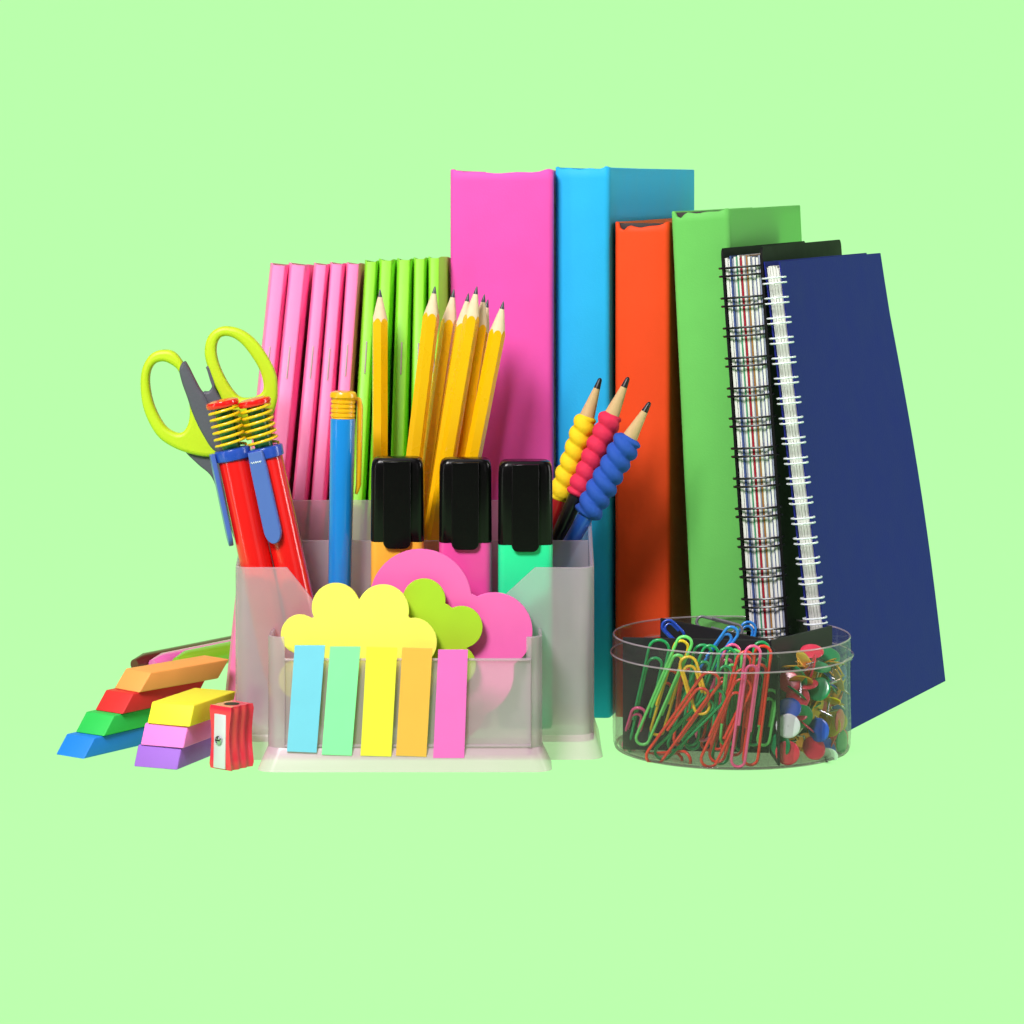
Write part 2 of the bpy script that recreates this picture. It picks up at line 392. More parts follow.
for i in range(23):
    v = 1 - (1.05 + i * 1.135) / 26.9
    if v < .02: break
    bm = B()
    c = navy_pt(0, v, -.49)
    up = (navy_pt(0, v + .02, 0) - navy_pt(0, v, 0)).normalized()
    for s in (-1, 1):
        pts = []
        for k in range(25):
            a = 2 * math.pi * k / 24
            pts.append(c + nrm * (.66 * math.cos(a)) + e * (.06 + .62 * math.sin(a)) + up * (s * .15 + .07 * math.cos(a)))
        tube(bm, pts[:-1], .055, 6, closed=True)
    obj('wire_ring', bm, 'white_wire', t)

# ------------------------------------------------------------------ frosted desk organizer
ZF = 1.3                                     # inner floor
t = thing('desk_organizer', 'frosted translucent plastic desk organizer holding pens, pencils and sticky notes', 'organizer', (-5.6, 0, 0))
T0 = Vector((-5.6, 0, 0))
def oshift(bm):
    for v in bm.verts: v.co -= T0
    return bm
def corner(cx, cy, r, a0, a1, n=6): return [(cx + r * math.cos(R(a0 + (a1 - a0) * i / n)), cy + r * math.sin(R(a0 + (a1 - a0) * i / n))) for i in range(n + 1)]
# main tier
XL, XR, Y1, Y2 = -14.9, 4.35, 3.3, 12.0
def side_top(y): return 10.3 if y < 4.2 else 10.3 + (y - 4.2) * (13.0 - 10.3) / (Y2 - 4.2)
fp = corner(XL + .8, Y1 + .8, .8, 180, 270)
xs = [(-12.14, 10.3), (-10.74, 8.55), (-9.6, 7.2), (-6, 7.2), (-1.9, 7.4), (-.11, 9.07), (1.24, 10.3)]
path = fp + [(x, Y1) for x, z in xs] + corner(XR - .8, Y1 + .8, .8, 270, 360)
tops = [10.3] * len(fp) + [z for x, z in xs] + [10.3] * 7
obj('front_panel', oshift(wall(B(), path, .2, .9, tops)), 'frost', t, ang=30)
for s, x in ((-1, XL), (1, XR)):
    ys = [Y1 + .8, 4.6, 6, 8, 10, Y2]
    obj('side_panel', oshift(wall(B(), [(x, y) for y in ys], .2, .9, [side_top(y) for y in ys])), 'frost', t, ang=30)
obj('back_panel', oshift(wall(B(), [(XL + .1, Y2), (XR - .1, Y2)], .2, .9, [12.95] * 2)), 'frost', t, ang=30)
obj('divider', oshift(wall(B(), [(XL + .12, 8.1), (XR - .12, 8.1)], .16, .9, [11.15] * 2)), 'frost', t, ang=30)
b = B(); cx, cy = (XL + XR) / 2, (Y1 + Y2) / 2; w_, d_ = XR - XL, Y2 - Y1
loft(b, [rrect(w_ + 1.15, d_ + 1.0, 1.0, 0, 6, cx, cy), rrect(w_ + 1.05, d_ + .9, 1.0, .12, 6, cx, cy), rrect(w_ + .35, d_ + .3, .9, 1.15, 6, cx, cy), rrect(w_ + .16, d_ + .16, .85, ZF - .02, 6, cx, cy)], False, True)
obj('base', oshift(b), 'frost_base', t, ang=30)
# front tray
FL, FR = -12.85, 1.5
path = [(FL, Y1 - .15), (FL, 2)] + corner(FL + .7, .9, .7, 180, 270)
tops = [7.05] * len(path)
mid = [(-12.05, .2, 7.05), (-12.0, .2, 5.87), (-6, .2, 5.87), (.98, .2, 5.87), (1.03, .2, 7.05)]
path += [(x, y) for x, y, z in mid]; tops += [z for x, y, z in mid]
c2 = corner(FR - .7, .9, .7, 270, 360) + [(FR, 2), (FR, Y1 - .15)]
path += c2; tops += [7.05] * len(c2)
obj('tray_wall', oshift(wall(B(), path, .2, .8, tops)), 'frost', t, ang=30)
b = B()
tube(b, [(-12.0, .06, 1.3), (-12.0, .06, 5.86), (1.0, .06, 5.86), (1.0, .06, 1.3)], .085, 8, closed=True)
obj('tray_rim', oshift(b), 'frost', t, ang=30)
b = B(); cx, cy = (FL + FR) / 2, 1.45; w_, d_ = FR - FL, 2.7
loft(b, [rrect(w_ + 1.25, d_ + 1.0, .9, 0, 6, cx, cy), rrect(w_ + 1.15, d_ + .9, .9, .12, 6, cx, cy), rrect(w_ + .3, d_ + .2, .8, 1.05, 6, cx, cy), rrect(w_ + .12, d_ + .06, .75, 1.18, 6, cx, cy)], False, True)
obj('tray_base', oshift(b), 'frost_base', t, ang=30)

# ------------------------------------------------------------------ sticky notes
def lobes(circles, center, n=160):
    out = []
    for i in range(n):
        a = 2 * math.pi * i / n; d = Vector((math.cos(a), math.sin(a))); best = 0.2
        for cx, cy, r in circles:
            o = Vector((cx - center[0], cy - center[1])); b = o.dot(d); disc = b * b - o.length_squared + r * r
            if disc > 0: best = max(best, b + math.sqrt(disc))
        out.append((center[0] + d.x * best, center[1] + d.y * best))
    return out
def note(name, label, m, y, circ_px, center_px, half, tilt=0.0):
    k = (y + CAM_D) / F_PX
    cs = [(X(a, y), Z(b, y), r * k) for a, b, r in circ_px]; cc = (X(center_px[0], y), Z(center_px[1], y))
    base = Vector((cc[0], y, min(c[1] - c[2] for c in cs)))
    o = thing(name, label, 'sticky note', base, (R(tilt), 0, 0), 'shaped sticky notes in the front tray')
    n_s = 5
    pts = [(x - base.x, z - base.z) for x, z in lobes(cs, cc)]
    obj('sheet_stack', sheet([pts], half, .02, 1), m, o, ang=30)
    return o
note('sticky_note', 'yellow cloud shaped sticky note pad in the front tray', 'note_yellow', 1.15,
     [(300.5, 634, 19.5), (336, 607, 24), (383, 610.5, 26), (413, 642, 24), (299, 679, 20), (333, 702, 26), (378, 706, 25), (412, 684, 22), (356, 722, 21.5), (352, 655, 40)], (355, 655), .16)
note('sticky_note', 'lime green flower shaped sticky note behind the yellow cloud', 'note_lime', 1.85,
     [(424, 600, 21.5), (461.5, 627, 21), (456, 665, 20), (418, 680, 22), (395, 640, 22), (428, 640, 24), (440, 617.5, 15), (432, 715, 28)], (430, 645), .12)
note('sticky_note', 'large pink round lobed sticky note, hindmost of the shaped notes', 'note_pink', 2.5,
     [(420.5, 600, 51), (463, 615, 23), (494, 631, 38.5), (420, 655, 44), (470, 672, 44), (445, 640, 40), (450, 706, 36)], (450, 645), .14)
# index flags on the tray front
k = 0.3027
for nm, m, q in (('pale blue', 'flag_blue', ((148, 348), (248, 348), (220, 702), (122, 698))), ('pale green', 'flag_green', ((265, 352), (365, 352), (336, 712), (237, 708))),
                 ('yellow', 'flag_yellow', ((385, 352), (487, 355), (467, 715), (365, 712))), ('light orange', 'flag_orange', ((503, 355), (603, 358), (583, 716), (482, 712))),
                 ('magenta pink', 'flag_pink', ((622, 362), (720, 362), (708, 720), (605, 720)))):
    yf = -.1; pts = [P(250 + a * k, 540 + b_ * k, yf) for a, b_ in q]
    base = (pts[2] + pts[3]) / 2
    o = obj('index_flag', sheet([[(p.x - base.x, p.z - base.z) for p in reversed(pts)]], .05, .01, 1), m, None, ang=30)
    o.location = base * U
    tag(o, '%s index flag strip stuck on the front of the frosted tray' % nm, 'index flag', 'index flags on the tray front')

# ------------------------------------------------------------------ yellow pencils
def hexr(a, Rr):
    a = (a % (math.pi / 3)) - math.pi / 6
    return Rr * .866 / math.cos(a)
def pencil_parts(root, L, Rr, cone, body, wood, lead, lead_frac=.24, rnd=False, tipr=.025):
    n = 36; zc = L - cone; tan = (Rr - tipr) / cone
    rings = []
    h = lambda a: Rr * .96 if rnd else hexr(a, Rr)
    A = [2 * math.pi * i / n for i in range(n)]
    rings.append([(h(a) * math.cos(a), h(a) * math.sin(a), 0) for a in A])
    edge = [(h(a) * math.cos(a), h(a) * math.sin(a), L - (h(a) - tipr) / tan + .03 * math.sin(5 * a)) for a in A]
    rings.append(edge); bm = loft(B(), rings, True, False); obj('barrel', bm, body, root, ang=25)
    zl = L - cone * lead_frac; rl = tipr + (L - zl) * tan
    bm = loft(B(), [[(x * .995, y * .995, z) for x, y, z in edge], circ(rl, zl, n)], True, True); obj('sharpened_wood', bm, wood, root, ang=60)
    bm = loft(B(), [circ(rl, zl, n), circ(tipr + .02, L - cone * .04, n), circ(tipr * .8, L - .03, n), circ(.012, L, n)], True, True); obj('lead', bm, lead, root, ang=60)
pc = [  # tip px, tip py, tip y, base px, base y, words
    (380, 289, 10.9, 380, 10.9, 'upright yellow pencil standing alone before the green notebooks'),
    (435, 286, 9.2, 383, 9.0, 'yellow pencil in front of the green notebooks, leftmost of the bunch'),
    (454, 289, 10.8, 393, 11.0, 'second yellow pencil from left in the bunch, tip by the dark edge of pink book'),
    (468.5, 293, 9.9, 402, 10.0, 'yellow pencil third from the left in the bunch, with pale tip beside the tallest'),
    (477, 286, 8.95, 405, 9.0, 'shiny yellow pencil in the middle of the bunch, its tip the highest'),
    (484.5, 294, 9.9, 421, 10.0, 'yellow pencil just right of the highest tip in the bunch, half hidden'),
    (488, 299, 10.9, 414, 11.0, 'yellow pencil mostly hidden at the back of the bunch, only its tip showing'),
    (503.5, 301, 9.0, 423, 9.0, 'yellow pencil leaning furthest right in the bunch')]
for a, b_, yt, c, yb_, lab in pc:
    base = Vector((X(c, yb_), yb_, ZF)); tip = P(a, b_, yt)
    o = thing('pencil', lab, 'pencil', base, None, 'yellow pencils in the organizer', frame(base, tip, random.uniform(0, 1)))
    pencil_parts(o, (tip - base).length, .47, random.uniform(1.75, 2.0), 'pencil_yellow', 'wood', 'graphite', .24)

# ------------------------------------------------------------------ pencils with foam grips
def foam(z0, z1, r0, n=7, seed=0):
    rings = []; m = 84
    for i in range(m + 1):
        t_ = i / m; ring = []
        lump = 1 + .1 * math.sin(i * .16 + seed)
        for j in range(28):
            a = 2 * math.pi * j / 28
            ph = t_ * n + a / (2 * math.pi) + .12 * math.sin(a + seed)
            bl = abs(math.sin(math.pi * ph)) ** .7; ed = min(1, min(t_, 1 - t_) / .06); ed = math.sqrt(max(0, 1 - (1 - ed) ** 2))
            r = r0 * (.55 + (.2 + .28 * bl * lump * ed) * ed)
            ring.append((r * math.cos(a), r * math.sin(a), z0 + (z1 - z0) * t_))
        rings.append(ring)
    return loft(B(), rings)
gp = [(600.5, 378, 10.9, 486, 10.9, 'foam_yellow', 'barrel_red', .66, .355, .06, 'pencil with lumpy yellow foam grip, leftmost of three gripped pencils'),
      (628.5, 377, 9.95, 482, 9.95, 'foam_red', 'barrel_black', .68, .365, .06, 'pencil with lumpy red foam grip between the yellow and blue grips'),
      (650, 402, 8.8, 474, 9.0, 'foam_blue', 'barrel_blue', .82, .30, .10, 'pencil with lumpy blue foam grip, rightmost and leaning most')]
for a, b_, yt, c, yb_, fm, bar, r0, gl, g0, lab in gp:
    base = Vector((X(c, yb_), yb_, ZF)); tip = P(a, b_, yt); Ln = (tip - base).length
    o = thing('gripped_pencil', lab, 'pencil', base, None, 'pencils with foam grips', frame(base, tip, .3))
    pencil_parts(o, Ln, .46, 2.5, bar, 'wood_dark', 'lead_black', .25, True, .1)
    obj('foam_grip', foam(Ln - 2.35 - 5.0, Ln - 2.25, r0, 6.5, a), fm, o, ang=80)

# ------------------------------------------------------------------ highlighters
def highlighter(cxp, w_px, top_py, m, lab, yy=5.6, clipw=1.5, rot=0):
    kk = (yy + CAM_D) / F_PX
    base = Vector((X(cxp, yy), yy, ZF)); W = w_px * kk; Dp = W * .58
    o = thing('highlighter', lab, 'highlighter', base, (0, 0, R(rot)), 'capped highlighters')
    zt = Z(top_py, yy) - ZF; zc = Z(top_py + 83, yy) - ZF
    obj('body', loft(B(), [rrect(W * .96, Dp * .96, .4, 0), rrect(W, Dp, .42, .2), rrect(W, Dp, .42, zc - .03), rrect(W * .9, Dp * .9, .4, zc + .05)]), m, o, ang=35)
    W2, D2 = W * 1.005, Dp * 1.02
    obj('cap', loft(B(), [rrect(W2 * .985, D2 * .985, .42, zc), rrect(W2, D2, .42, zc + .08), rrect(W2 * .985, D2, .45, zt - .7), rrect(W2 * .96, D2 * .97, .45, zt - .3), rrect(W2 * .9, D2 * .9, .42, zt - .1), rrect(W2 * .78, D2 * .78, .36, zt)]), 'cap_black', o, ang=40)
    cw = clipw
    pts = [(-cw / 2, zt - .14)] + [(-cw / 2 + .38 - .38 * math.cos(R(15 * i)), zc - .36 - .38 * math.sin(R(15 * i)) + .38) for i in range(7)]
    pts = pts + [(-x, z) for x, z in reversed(pts)]
    me = sheet([list(reversed(pts))], .15, .06, 2); me.transform(Matrix.Translation((0, -D2 / 2 - .09, 0)))
    obj('clip', me, 'cap_black', o, ang=50)
    return o
highlighter(397.7, 53, 457, 'hl_orange', 'orange highlighter with black cap, leftmost of three highlighters')
highlighter(465.5, 52.5, 458, 'hl_pink', 'pink highlighter with black cap, between the orange and green ones')
highlighter(525.3, 54.5, 460, 'hl_green', 'mint green highlighter with black cap, rightmost of three highlighters')

# ------------------------------------------------------------------ blue pen with yellow cap
yp = 6.6; base = Vector((X(337, yp), yp, ZF)); tip = P(343.3, 391, yp); Ln = (tip - base).length
o = thing('pen', 'bright blue pen with ribbed yellow top and yellow clip', 'pen', base, None, None, frame(base, tip))
cz = Ln - 1.5
obj('barrel', lathe(B(), [(.3, 0), (.52, .5), (.6, 3), (.64, 8), (.69, cz - .05), (.62, cz)], 40), 'pen_blue', o, ang=40)
pr = [(.6, cz - .02), (.66, cz)]
for i in range(4):
    z = cz + .06 + i * .25; pr += [(.62, z), (.68, z + .05), (.68, z + .15), (.62, z + .2)]
pr += [(.66, cz + 1.1), (.74, cz + 1.16), (.74, Ln - .2), (.68, Ln - .06), (.5, Ln)]
obj('ribbed_cap', lathe(B(), pr, 40), 'pen_yellow', o, ang=35)
b = B(); tube(b, [(.55, .2, Ln - .35), (.86, .3, Ln - .5), (.93, .32, Ln - .9), (.93, .32, Ln - 3), (.92, .32, Ln - 5.2), (.8, .28, Ln - 5.7)], [.12, .15, .16, .16, .15, .08], 10)
obj('clip', b, 'pen_yellow', o, ang=50)

# ------------------------------------------------------------------ two spring-top pens
def spring_pen(tp, bp, yy, clip_ang, lab, roll=0):
    base = Vector((X(bp, yy), yy, ZF)); tip = P(tp[0], tp[1], yy); Ln = (tip - base).length
    o = thing('spring_pen', lab, 'pen', base, None, 'red pens with spring tops', frame(base, tip))
    zc = Ln - 2.72                                                # collar top
    obj('barrel', lathe(B(), [(.25, 0), (.55, .8), (.8, 2.2), (.88, 4), (.88, zc - .5), (.84, zc - .4)], 14), 'plastic_red', o, ang=30)
    obj('collar', lathe(B(), [(.86, zc - .62), (.98, zc - .56), (1.0, zc - .1), (.96, zc), (.6, zc + .04)], 36), 'plastic_blue', o, ang=40)
    obj('core', lathe(B(), [(.5, zc), (.5, Ln - .3)], 24), 'core_green', o, ang=40)
    sp = []
    for i in range(6 * 20 + 1):
        a = 2 * math.pi * i / 20; sp.append((.80 * math.cos(a), .80 * math.sin(a), zc + .1 + 2.15 * i / 120))
    obj('spring', tube(B(), sp, .085, 8), 'spring_yellow', o, ang=60)
    obj('button', lathe(B(), [(.6, Ln - .42), (.86, Ln - .38), (.92, Ln - .22), (.86, Ln - .06), (.6, Ln + .02), (.2, Ln + .05)], 36), 'plastic_red', o, ang=50)
    pts = [(-.42, zc - .05), (-.48, zc - 1.0), (-.5, zc - 4.2)] + [(-.5 * math.cos(R(12 * i)), zc - 4.4 - .75 * math.sin(R(12 * i))) for i in range(0, 8)]
    pts = pts + [(-x, z) for x, z in reversed(pts)]
    me = sheet([list(reversed(pts))], .13, .05, 2); me.transform(Matrix.Rotation(R(clip_ang), 4, 'Z') @ Matrix.Translation((0, -1.12, 0)))
    c = obj('clip', me, 'clip_blue', o, ang=40)
    return o, c, zc
spring_pen((221.5, 400), 291, 4.75, -78, 'red pen with yellow spring top, left one, in front of the scissors')
o, c, zc = spring_pen((253.6, 398.5), 326, 4.9, -22, 'red pen with yellow spring top and broad blue clip, right one of the two')
b = B(); ws = [(-.33 + .04 * i, 0, zc - .62 + .05 * math.sin(i * 2.1)) for i in range(17)]
tube(b, ws, .028, 5)
for v in b.verts: v.co = Matrix.Rotation(R(-22), 3, 'Z') @ (v.co + Vector((0, -1.255, 0)))
obj('white_mark', b, 'white_wire', c)

# ------------------------------------------------------------------ scissors
ys = 6.75
def Q(lst): return [(X(120 + a * .1953, ys), Z(310 + b_ * .1953, ys)) for a, b_ in lst]
sroot = Vector((X(303, ys), ys, ZF + .05))
o = thing('scissors', 'scissors with lime green and grey finger loops standing blades down', 'scissors', sroot)
def sc_part(name, outs, half, bev, m, yo=0, k=6, parent=None):
    ls = [[(p.x - sroot.x, p.y - sroot.z) for p in spline(Q(l), k)] for l in outs]
    me = sheet(ls, half, bev, 3); me.transform(Matrix.Translation((0, yo, 0)))
    return obj(name, me, m, parent or o, ang=50)
l_out = [(225, 203), (165, 222), (122, 285), (108, 370), (118, 480), (150, 570), (200, 648), (270, 698), (350, 730), (440, 748), (500, 740), (500, 690), (445, 610), (395, 490), (356, 400), (345, 330), (325, 270), (280, 215)]
l_in = [(222, 262), (180, 276), (157, 320), (155, 390), (178, 490), (228, 585), (280, 624), (322, 624), (352, 580), (360, 510), (350, 445), (325, 372), (300, 308), (262, 276)]
r_out = [(540, 83), (482, 103), (446, 150), (435, 220), (450, 290), (480, 370), (515, 440), (545, 520), (570, 600), (620, 650), (690, 650), (760, 580), (800, 480), (806, 400), (795, 320), (750, 230), (690, 150), (620, 100)]
r_in = [(538, 133), (507, 150), (493, 200), (505, 270), (540, 350), (585, 418), (625, 448), (688, 445), (728, 420), (736, 380), (718, 310), (678, 240), (630, 178), (582, 142)]
hl = sc_part('handle', [l_out, l_in], .42, .22, 'lime_rubber', -.05)
hr = sc_part('handle', [r_out, r_in], .42, .22, 'lime_rubber', .05)
sc_part('inner_grip', [[(330, 262), (308, 300), (320, 365), (350, 450), (380, 540), (430, 640), (490, 720), (590, 740), (560, 640), (480, 520), (440, 440), (412, 405), (380, 345), (350, 285)]], .47, .18, 'grey_rubber', -.1, parent=hl)
sc_part('inner_grip', [[(448, 285), (464, 345), (474, 385), (455, 415), (425, 425), (450, 520), (540, 620), (560, 560), (530, 470), (505, 430), (480, 365), (460, 300)]], .36, .14, 'grey_rubber', .04, parent=hr)
sc_part('shank', [[(335, 720), (400, 790), (470, 855), (520, 980), (580, 1060), (680, 1060), (660, 900), (600, 740), (500, 720), (420, 725)]], .26, .1, 'grey_rubber', .1)
for dx, yo in ((0, -.07), (22, .08)):
    pts = Q([(510 + dx, 960), (640 + dx, 960), (800 + dx, 1500), (905 + dx, 1990), (880 + dx, 1995), (700 + dx, 1500)])
    me = sheet([[(x - sroot.x, z - sroot.z) for x, z in pts]], .06, .01, 1); me.transform(Matrix.Translation((0, yo + .1, 0)))
    obj('blade', me, 'steel', o, ang=30)

# ------------------------------------------------------------------ erasers
def eraser(label, m, corner_pt, bdir, W, Ln, h, slant, z):
    bx, by = Vector(bdir).normalized(); ax, ay = by, -bx
    o = B(); rings = []
    q = slant
    pts = []
    t_ = B(); vs = []
    for zz, sh in ((0, 0), (h, q)):
        for u, v in ((0, 0), (1, 0), (1, 1), (0, 1)):
            vs.append(t_.verts.new((ax * W * u + bx * (v * Ln + sh), ay * W * u + by * (v * Ln + sh), zz)))
    for f in ((0, 1, 2, 3), (4, 5, 6, 7), (0, 1, 5, 4), (1, 2, 6, 5), (2, 3, 7, 6), (3, 0, 4, 7)): t_.faces.new([vs[i] for i in f])
    bmesh.ops.recalc_face_normals(t_, faces=t_.faces)
    bmesh.ops.bevel(t_, geom=list(t_.edges), offset=.07, segments=3, affect='EDGES', profile=.5)
    e_ = obj('eraser', t_, m, None, ang=40); e_.location = Vector((corner_pt[0], corner_pt[1], z)) * U
    return tag(e_, label, 'eraser', 'slanted erasers in two stacks')
p0 = floor_pt(55.5, 754.5)
bd = Vector((.58, .81)).normalized(); h = 1.01
for i, (m, lab) in enumerate((('er_blue', 'blue slanted eraser at the bottom of the stack of four'), ('er_green', 'green slanted eraser between the blue and red ones'),
                              ('er_red', 'red slanted eraser under the orange one'), ('er_orange', 'light orange slanted eraser on top of the stack of four'))):
    d2 = (Vector((.58, .81)), Vector((.57, .82)), Vector((.59, .80)), Vector((.66, .75)))[i]
    eraser(lab, m, (p0.x + bd.x * 1.36 * i + .12 * i, p0.y + bd.y * 1.3 * i), d2, 2.1, 5.9, h - .015, .85, h * i)
p0 = floor_pt(133.5, 766.5); bd = Vector((.36, .93)).normalized(); h = 1.09
for i, (m, lab) in enumerate((('er_purple', 'purple slanted eraser at the bottom of the stack of three'), ('er_pink', 'pink slanted eraser between the purple and yellow ones'), ('er_yellow', 'yellow slanted eraser on top of the stack of three'))):
    eraser(lab, m, (p0.x + .32 * i, p0.y + .3 * i), (bd.x + .02 * i, bd.y), 2.6, 4.6, h - .015, .5, h * i)

# ------------------------------------------------------------------ markers lying behind the erasers
def marker(m, lab, p, q, r):
    a = floor_pt(*p); b_ = floor_pt(*q); a.z = b_.z = r; d = (b_ - a).normalized(); b_ = a + d * 13
    o = thing('marker', lab, 'marker', a, None, 'markers lying behind the erasers', frame(a, b_, .26))
    obj('barrel', lathe(B(), [(r * .55, -.9), (r * .8, -.35), (r, .1), (r, 9)], 12), m, o, ang=40)
    obj('cap', lathe(B(), [(r * 1.02, 9), (r * 1.02, 12.6), (r * .7, 13)], 24), m, o, ang=40)
marker('marker_maroon', 'dark maroon marker lying on the table, leftmost behind the erasers', (144, 672), (190, 662.5), .6)
marker('marker_pink', 'glossy pink marker lying between the maroon and olive markers', (162, 672), (212, 661.5), .6)
marker('marker_olive', 'olive green marker lying nearest to the frosted organizer', (186, 672), (240, 660.5), .68)
marker('marker_dark', 'dark thin marker lying behind the pink one, mostly hidden', (186, 658), (225, 651), .4)

# ------------------------------------------------------------------ pencil sharpener
o = thing('pencil_sharpener', 'small red pencil sharpener with a screwed steel blade, beside the tray', 'pencil sharpener', (X(231.5, .9), 1.0, 0), (0, 0, R(-38)))
H, W, Dp = 3.35, 1.62, 1.75
rings = []
for i in range(15):
    z = H * i / 14; k_ = 1 - .2 * math.sin(math.pi * i / 14) ** 1.3
    e_ = 1 - .06 * (1 if i in (0, 14) else 0)
    hw, hd = W / 2 * k_ * e_, Dp / 2 * e_
    ring = [(-hw, -hd), (hw, -hd)]
    for j in range(1, 16):
        y = -hd + 2 * hd * j / 16
        ring.append((hw - .10 * (.5 - .5 * math.cos(j / 16 * 2 * math.pi * 3)), y))
    ring += [(hw, hd), (-hw, hd)]
    for j in range(1, 16):
        y = hd - 2 * hd * j / 16
        ring.append((-hw + .10 * (.5 - .5 * math.cos(j / 16 * 2 * math.pi * 3)), y))
    rings.append([(x, y, z) for x, y in ring])
obj('body', loft(B(), rings), 'sharp_red', o, ang=50)
b = B(); box(b, -.42, .42, -Dp / 2 - .1, -Dp / 2 + .02, .05, H - .45, .03, mtx=Matrix.Rotation(R(-1.5), 4, 'X'))
bl = obj('blade', b, 'blade_steel', o)
b = lathe(B(), [(.22, 0), (.22, .1), (.15, .14)], 20); me = Matrix.Translation((0, -Dp / 2 - .07, H * .47)) @ Matrix.Rotation(R(90), 4, 'X')
bmesh.ops.transform(b, matrix=me, verts=b.verts)
s_ = obj('screw', b, 'steel', bl)
b = B(); box(b, -.16, .16, -Dp / 2 - .235, -Dp / 2 - .2, H * .47 - .035, H * .47 + .035); obj('slot_shade', b, 'hole_shade', bl)  # dark bar standing in for the shade in the screw slot
b = lathe(B(), [(.42, H - .01), (.42, H + .012)], 24); obj('pencil_hole_shade', b, 'hole_shade', o)  # dark disc standing in for the shade down the pencil hole

# ------------------------------------------------------------------ round clear tub with paper clips and tacks
TC = Vector((X(731.5, 6.4), 6.4, 0)); TR_ = 6.55; TH = 6.2
o = thing('clip_tub', 'round clear plastic tub with black dividers, full of paper clips and thumbtacks', 'tub', TC)
b = lathe(B(), [(TR_ - .35, .0), (TR_ - .12, .05), (TR_ - .03, .3), (TR_, 1), (TR_, 5.0), (TR_ + .12, 5.08), (TR_ + .14, 5.25), (TR_ + .02, 5.35), (TR_, TH - .05), (TR_ - .05, TH), (TR_ - .13, TH), (TR_ - .16, TH - .05), (TR_ - .16, .35), (TR_ - .35, .2)], 96, False, False)
obj('wall', b, 'clear', o, ang=35)
for zz, rr, nm in ((TH - .02, TR_ - .06, 'rim'), (5.2, TR_ + .1, 'ridge'), (.1, TR_ - .18, 'foot_shade_ring')):  # added milky rings: bright edge highlights on rim and ridge, shade ring at foot
    b = tube(B(), [(rr * math.cos(2 * math.pi * i / 96), rr * math.sin(2 * math.pi * i / 96), zz) for i in range(96)], .05 if nm != 'foot_shade_ring' else .085, 8, closed=True)
    obj(nm, b, 'clear_shaded' if nm == 'foot_shade_ring' else 'frost', o, ang=80)  # grey tint paints shade at the foot, milky tone paints the bright edges
b = lathe(B(), [(.02, .02), (TR_ - .36, .02), (TR_ - .36, .19), (.02, .19)], 96, False, False)
obj('bottom', b, 'clear_shaded', o, ang=35)  # same grey tint for the painted shade along the tub bottom
hub = Vector((1.9, -2.7)); le = Vector((-6.05, -1.7)); re = Vector((5.75, 2.3)); fe = Vector((2.05, -6.05))
def panel(a, c, zt0, zt1, th=.14):
    return wall(B(), [(a.x, a.y), (c.x, c.y)], th, .2, [zt0, zt1])
obj('divider', panel(hub + Vector((-.08, .02)), le, 6.3, 6.3), 'divider_black', o)
obj('divider', panel(hub, re, 6.3, 6.3), 'divider_black', o)
obj('divider', panel(hub + Vector((-.1, .2)), Vector((-3.6, 5.1)), 6.3, 6.3), 'divider_black', o)
obj('divider', panel(hub + Vector((0, -.08)), fe, 6.0, 5.9, .1), 'divider_black', o)

def gem(W, L):
    r1, r2, r3 = W / 2, W / 2 * .9, W / 2 * .72
    pts = []
    pts.append((-r1, L * .30))
    pts.append((-r1, L - r1))
    for i in range(1, 9): a = R(180 - 180 * i / 8); pts.append((r1 * math.cos(a), L - r1 + r1 * math.sin(a)))
    pts.append((r1, r2))
    for i in range(1, 9): a = R(-180 * i / 8); pts.append((r1 - r2 + r2 * math.cos(a), r2 + r2 * math.sin(a)))
    xl = r1 - 2 * r2
    pts.append((xl, L * .84 - r3))
    for i in range(1, 9): a = R(180 - 180 * i / 8); pts.append((xl + r3 + r3 * math.cos(a), L * .84 - r3 + r3 * math.sin(a)))
    pts.append((xl + 2 * r3, L * .34))
    return pts
def front_y(xw, inset):
    dx = xw - TC.x; rr = TR_ - .16 - inset
    return TC.y - math.sqrt(max(rr * rr - dx * dx, .1))
def paper_clip(color, t0, b0, w_px, depth, lab, yy=None, group='coloured paper clips in the tub', flip=1, lean=.0):
    """t0, b0: pixels of the two ends; depth: how far behind the tub's front wall"""
    def pt(q, dd):
        y = 2.0
        for _ in range(6):
            y = front_y(X(q[0], y), dd) if yy is None else yy
        return P(q[0], q[1], y)
    T, Bm = pt(t0, depth + lean), pt(b0, depth)
    if T.z < Bm.z: pass
    ax = T - Bm; L = ax.length; zx = ax.normalized()
    yv = Vector((0, 1, 0)); yv = (yv - zx * yv.dot(zx)).normalized(); xx = yv.cross(zx)
    if flip < 0: xx = -xx; yv = -yv
    W = w_px * (T.y + CAM_D) / F_PX
    wr = .085
    bm = tube(B(), [(p[0], (.09 if i > 11 else 0) * (1 if i > 22 else .5), p[1]) for i, p in enumerate(gem(W, L))], wr, 7)
    ob = obj('paper_clip', bm, 'clip_' + color.replace(' ', '_') + '_vinyl', None, ang=80)
    ob.matrix_basis = Matrix.Translation(Bm * U) @ Matrix((xx, yv, zx)).transposed().to_4x4()
    return tag(ob, lab, 'paper clip', group)
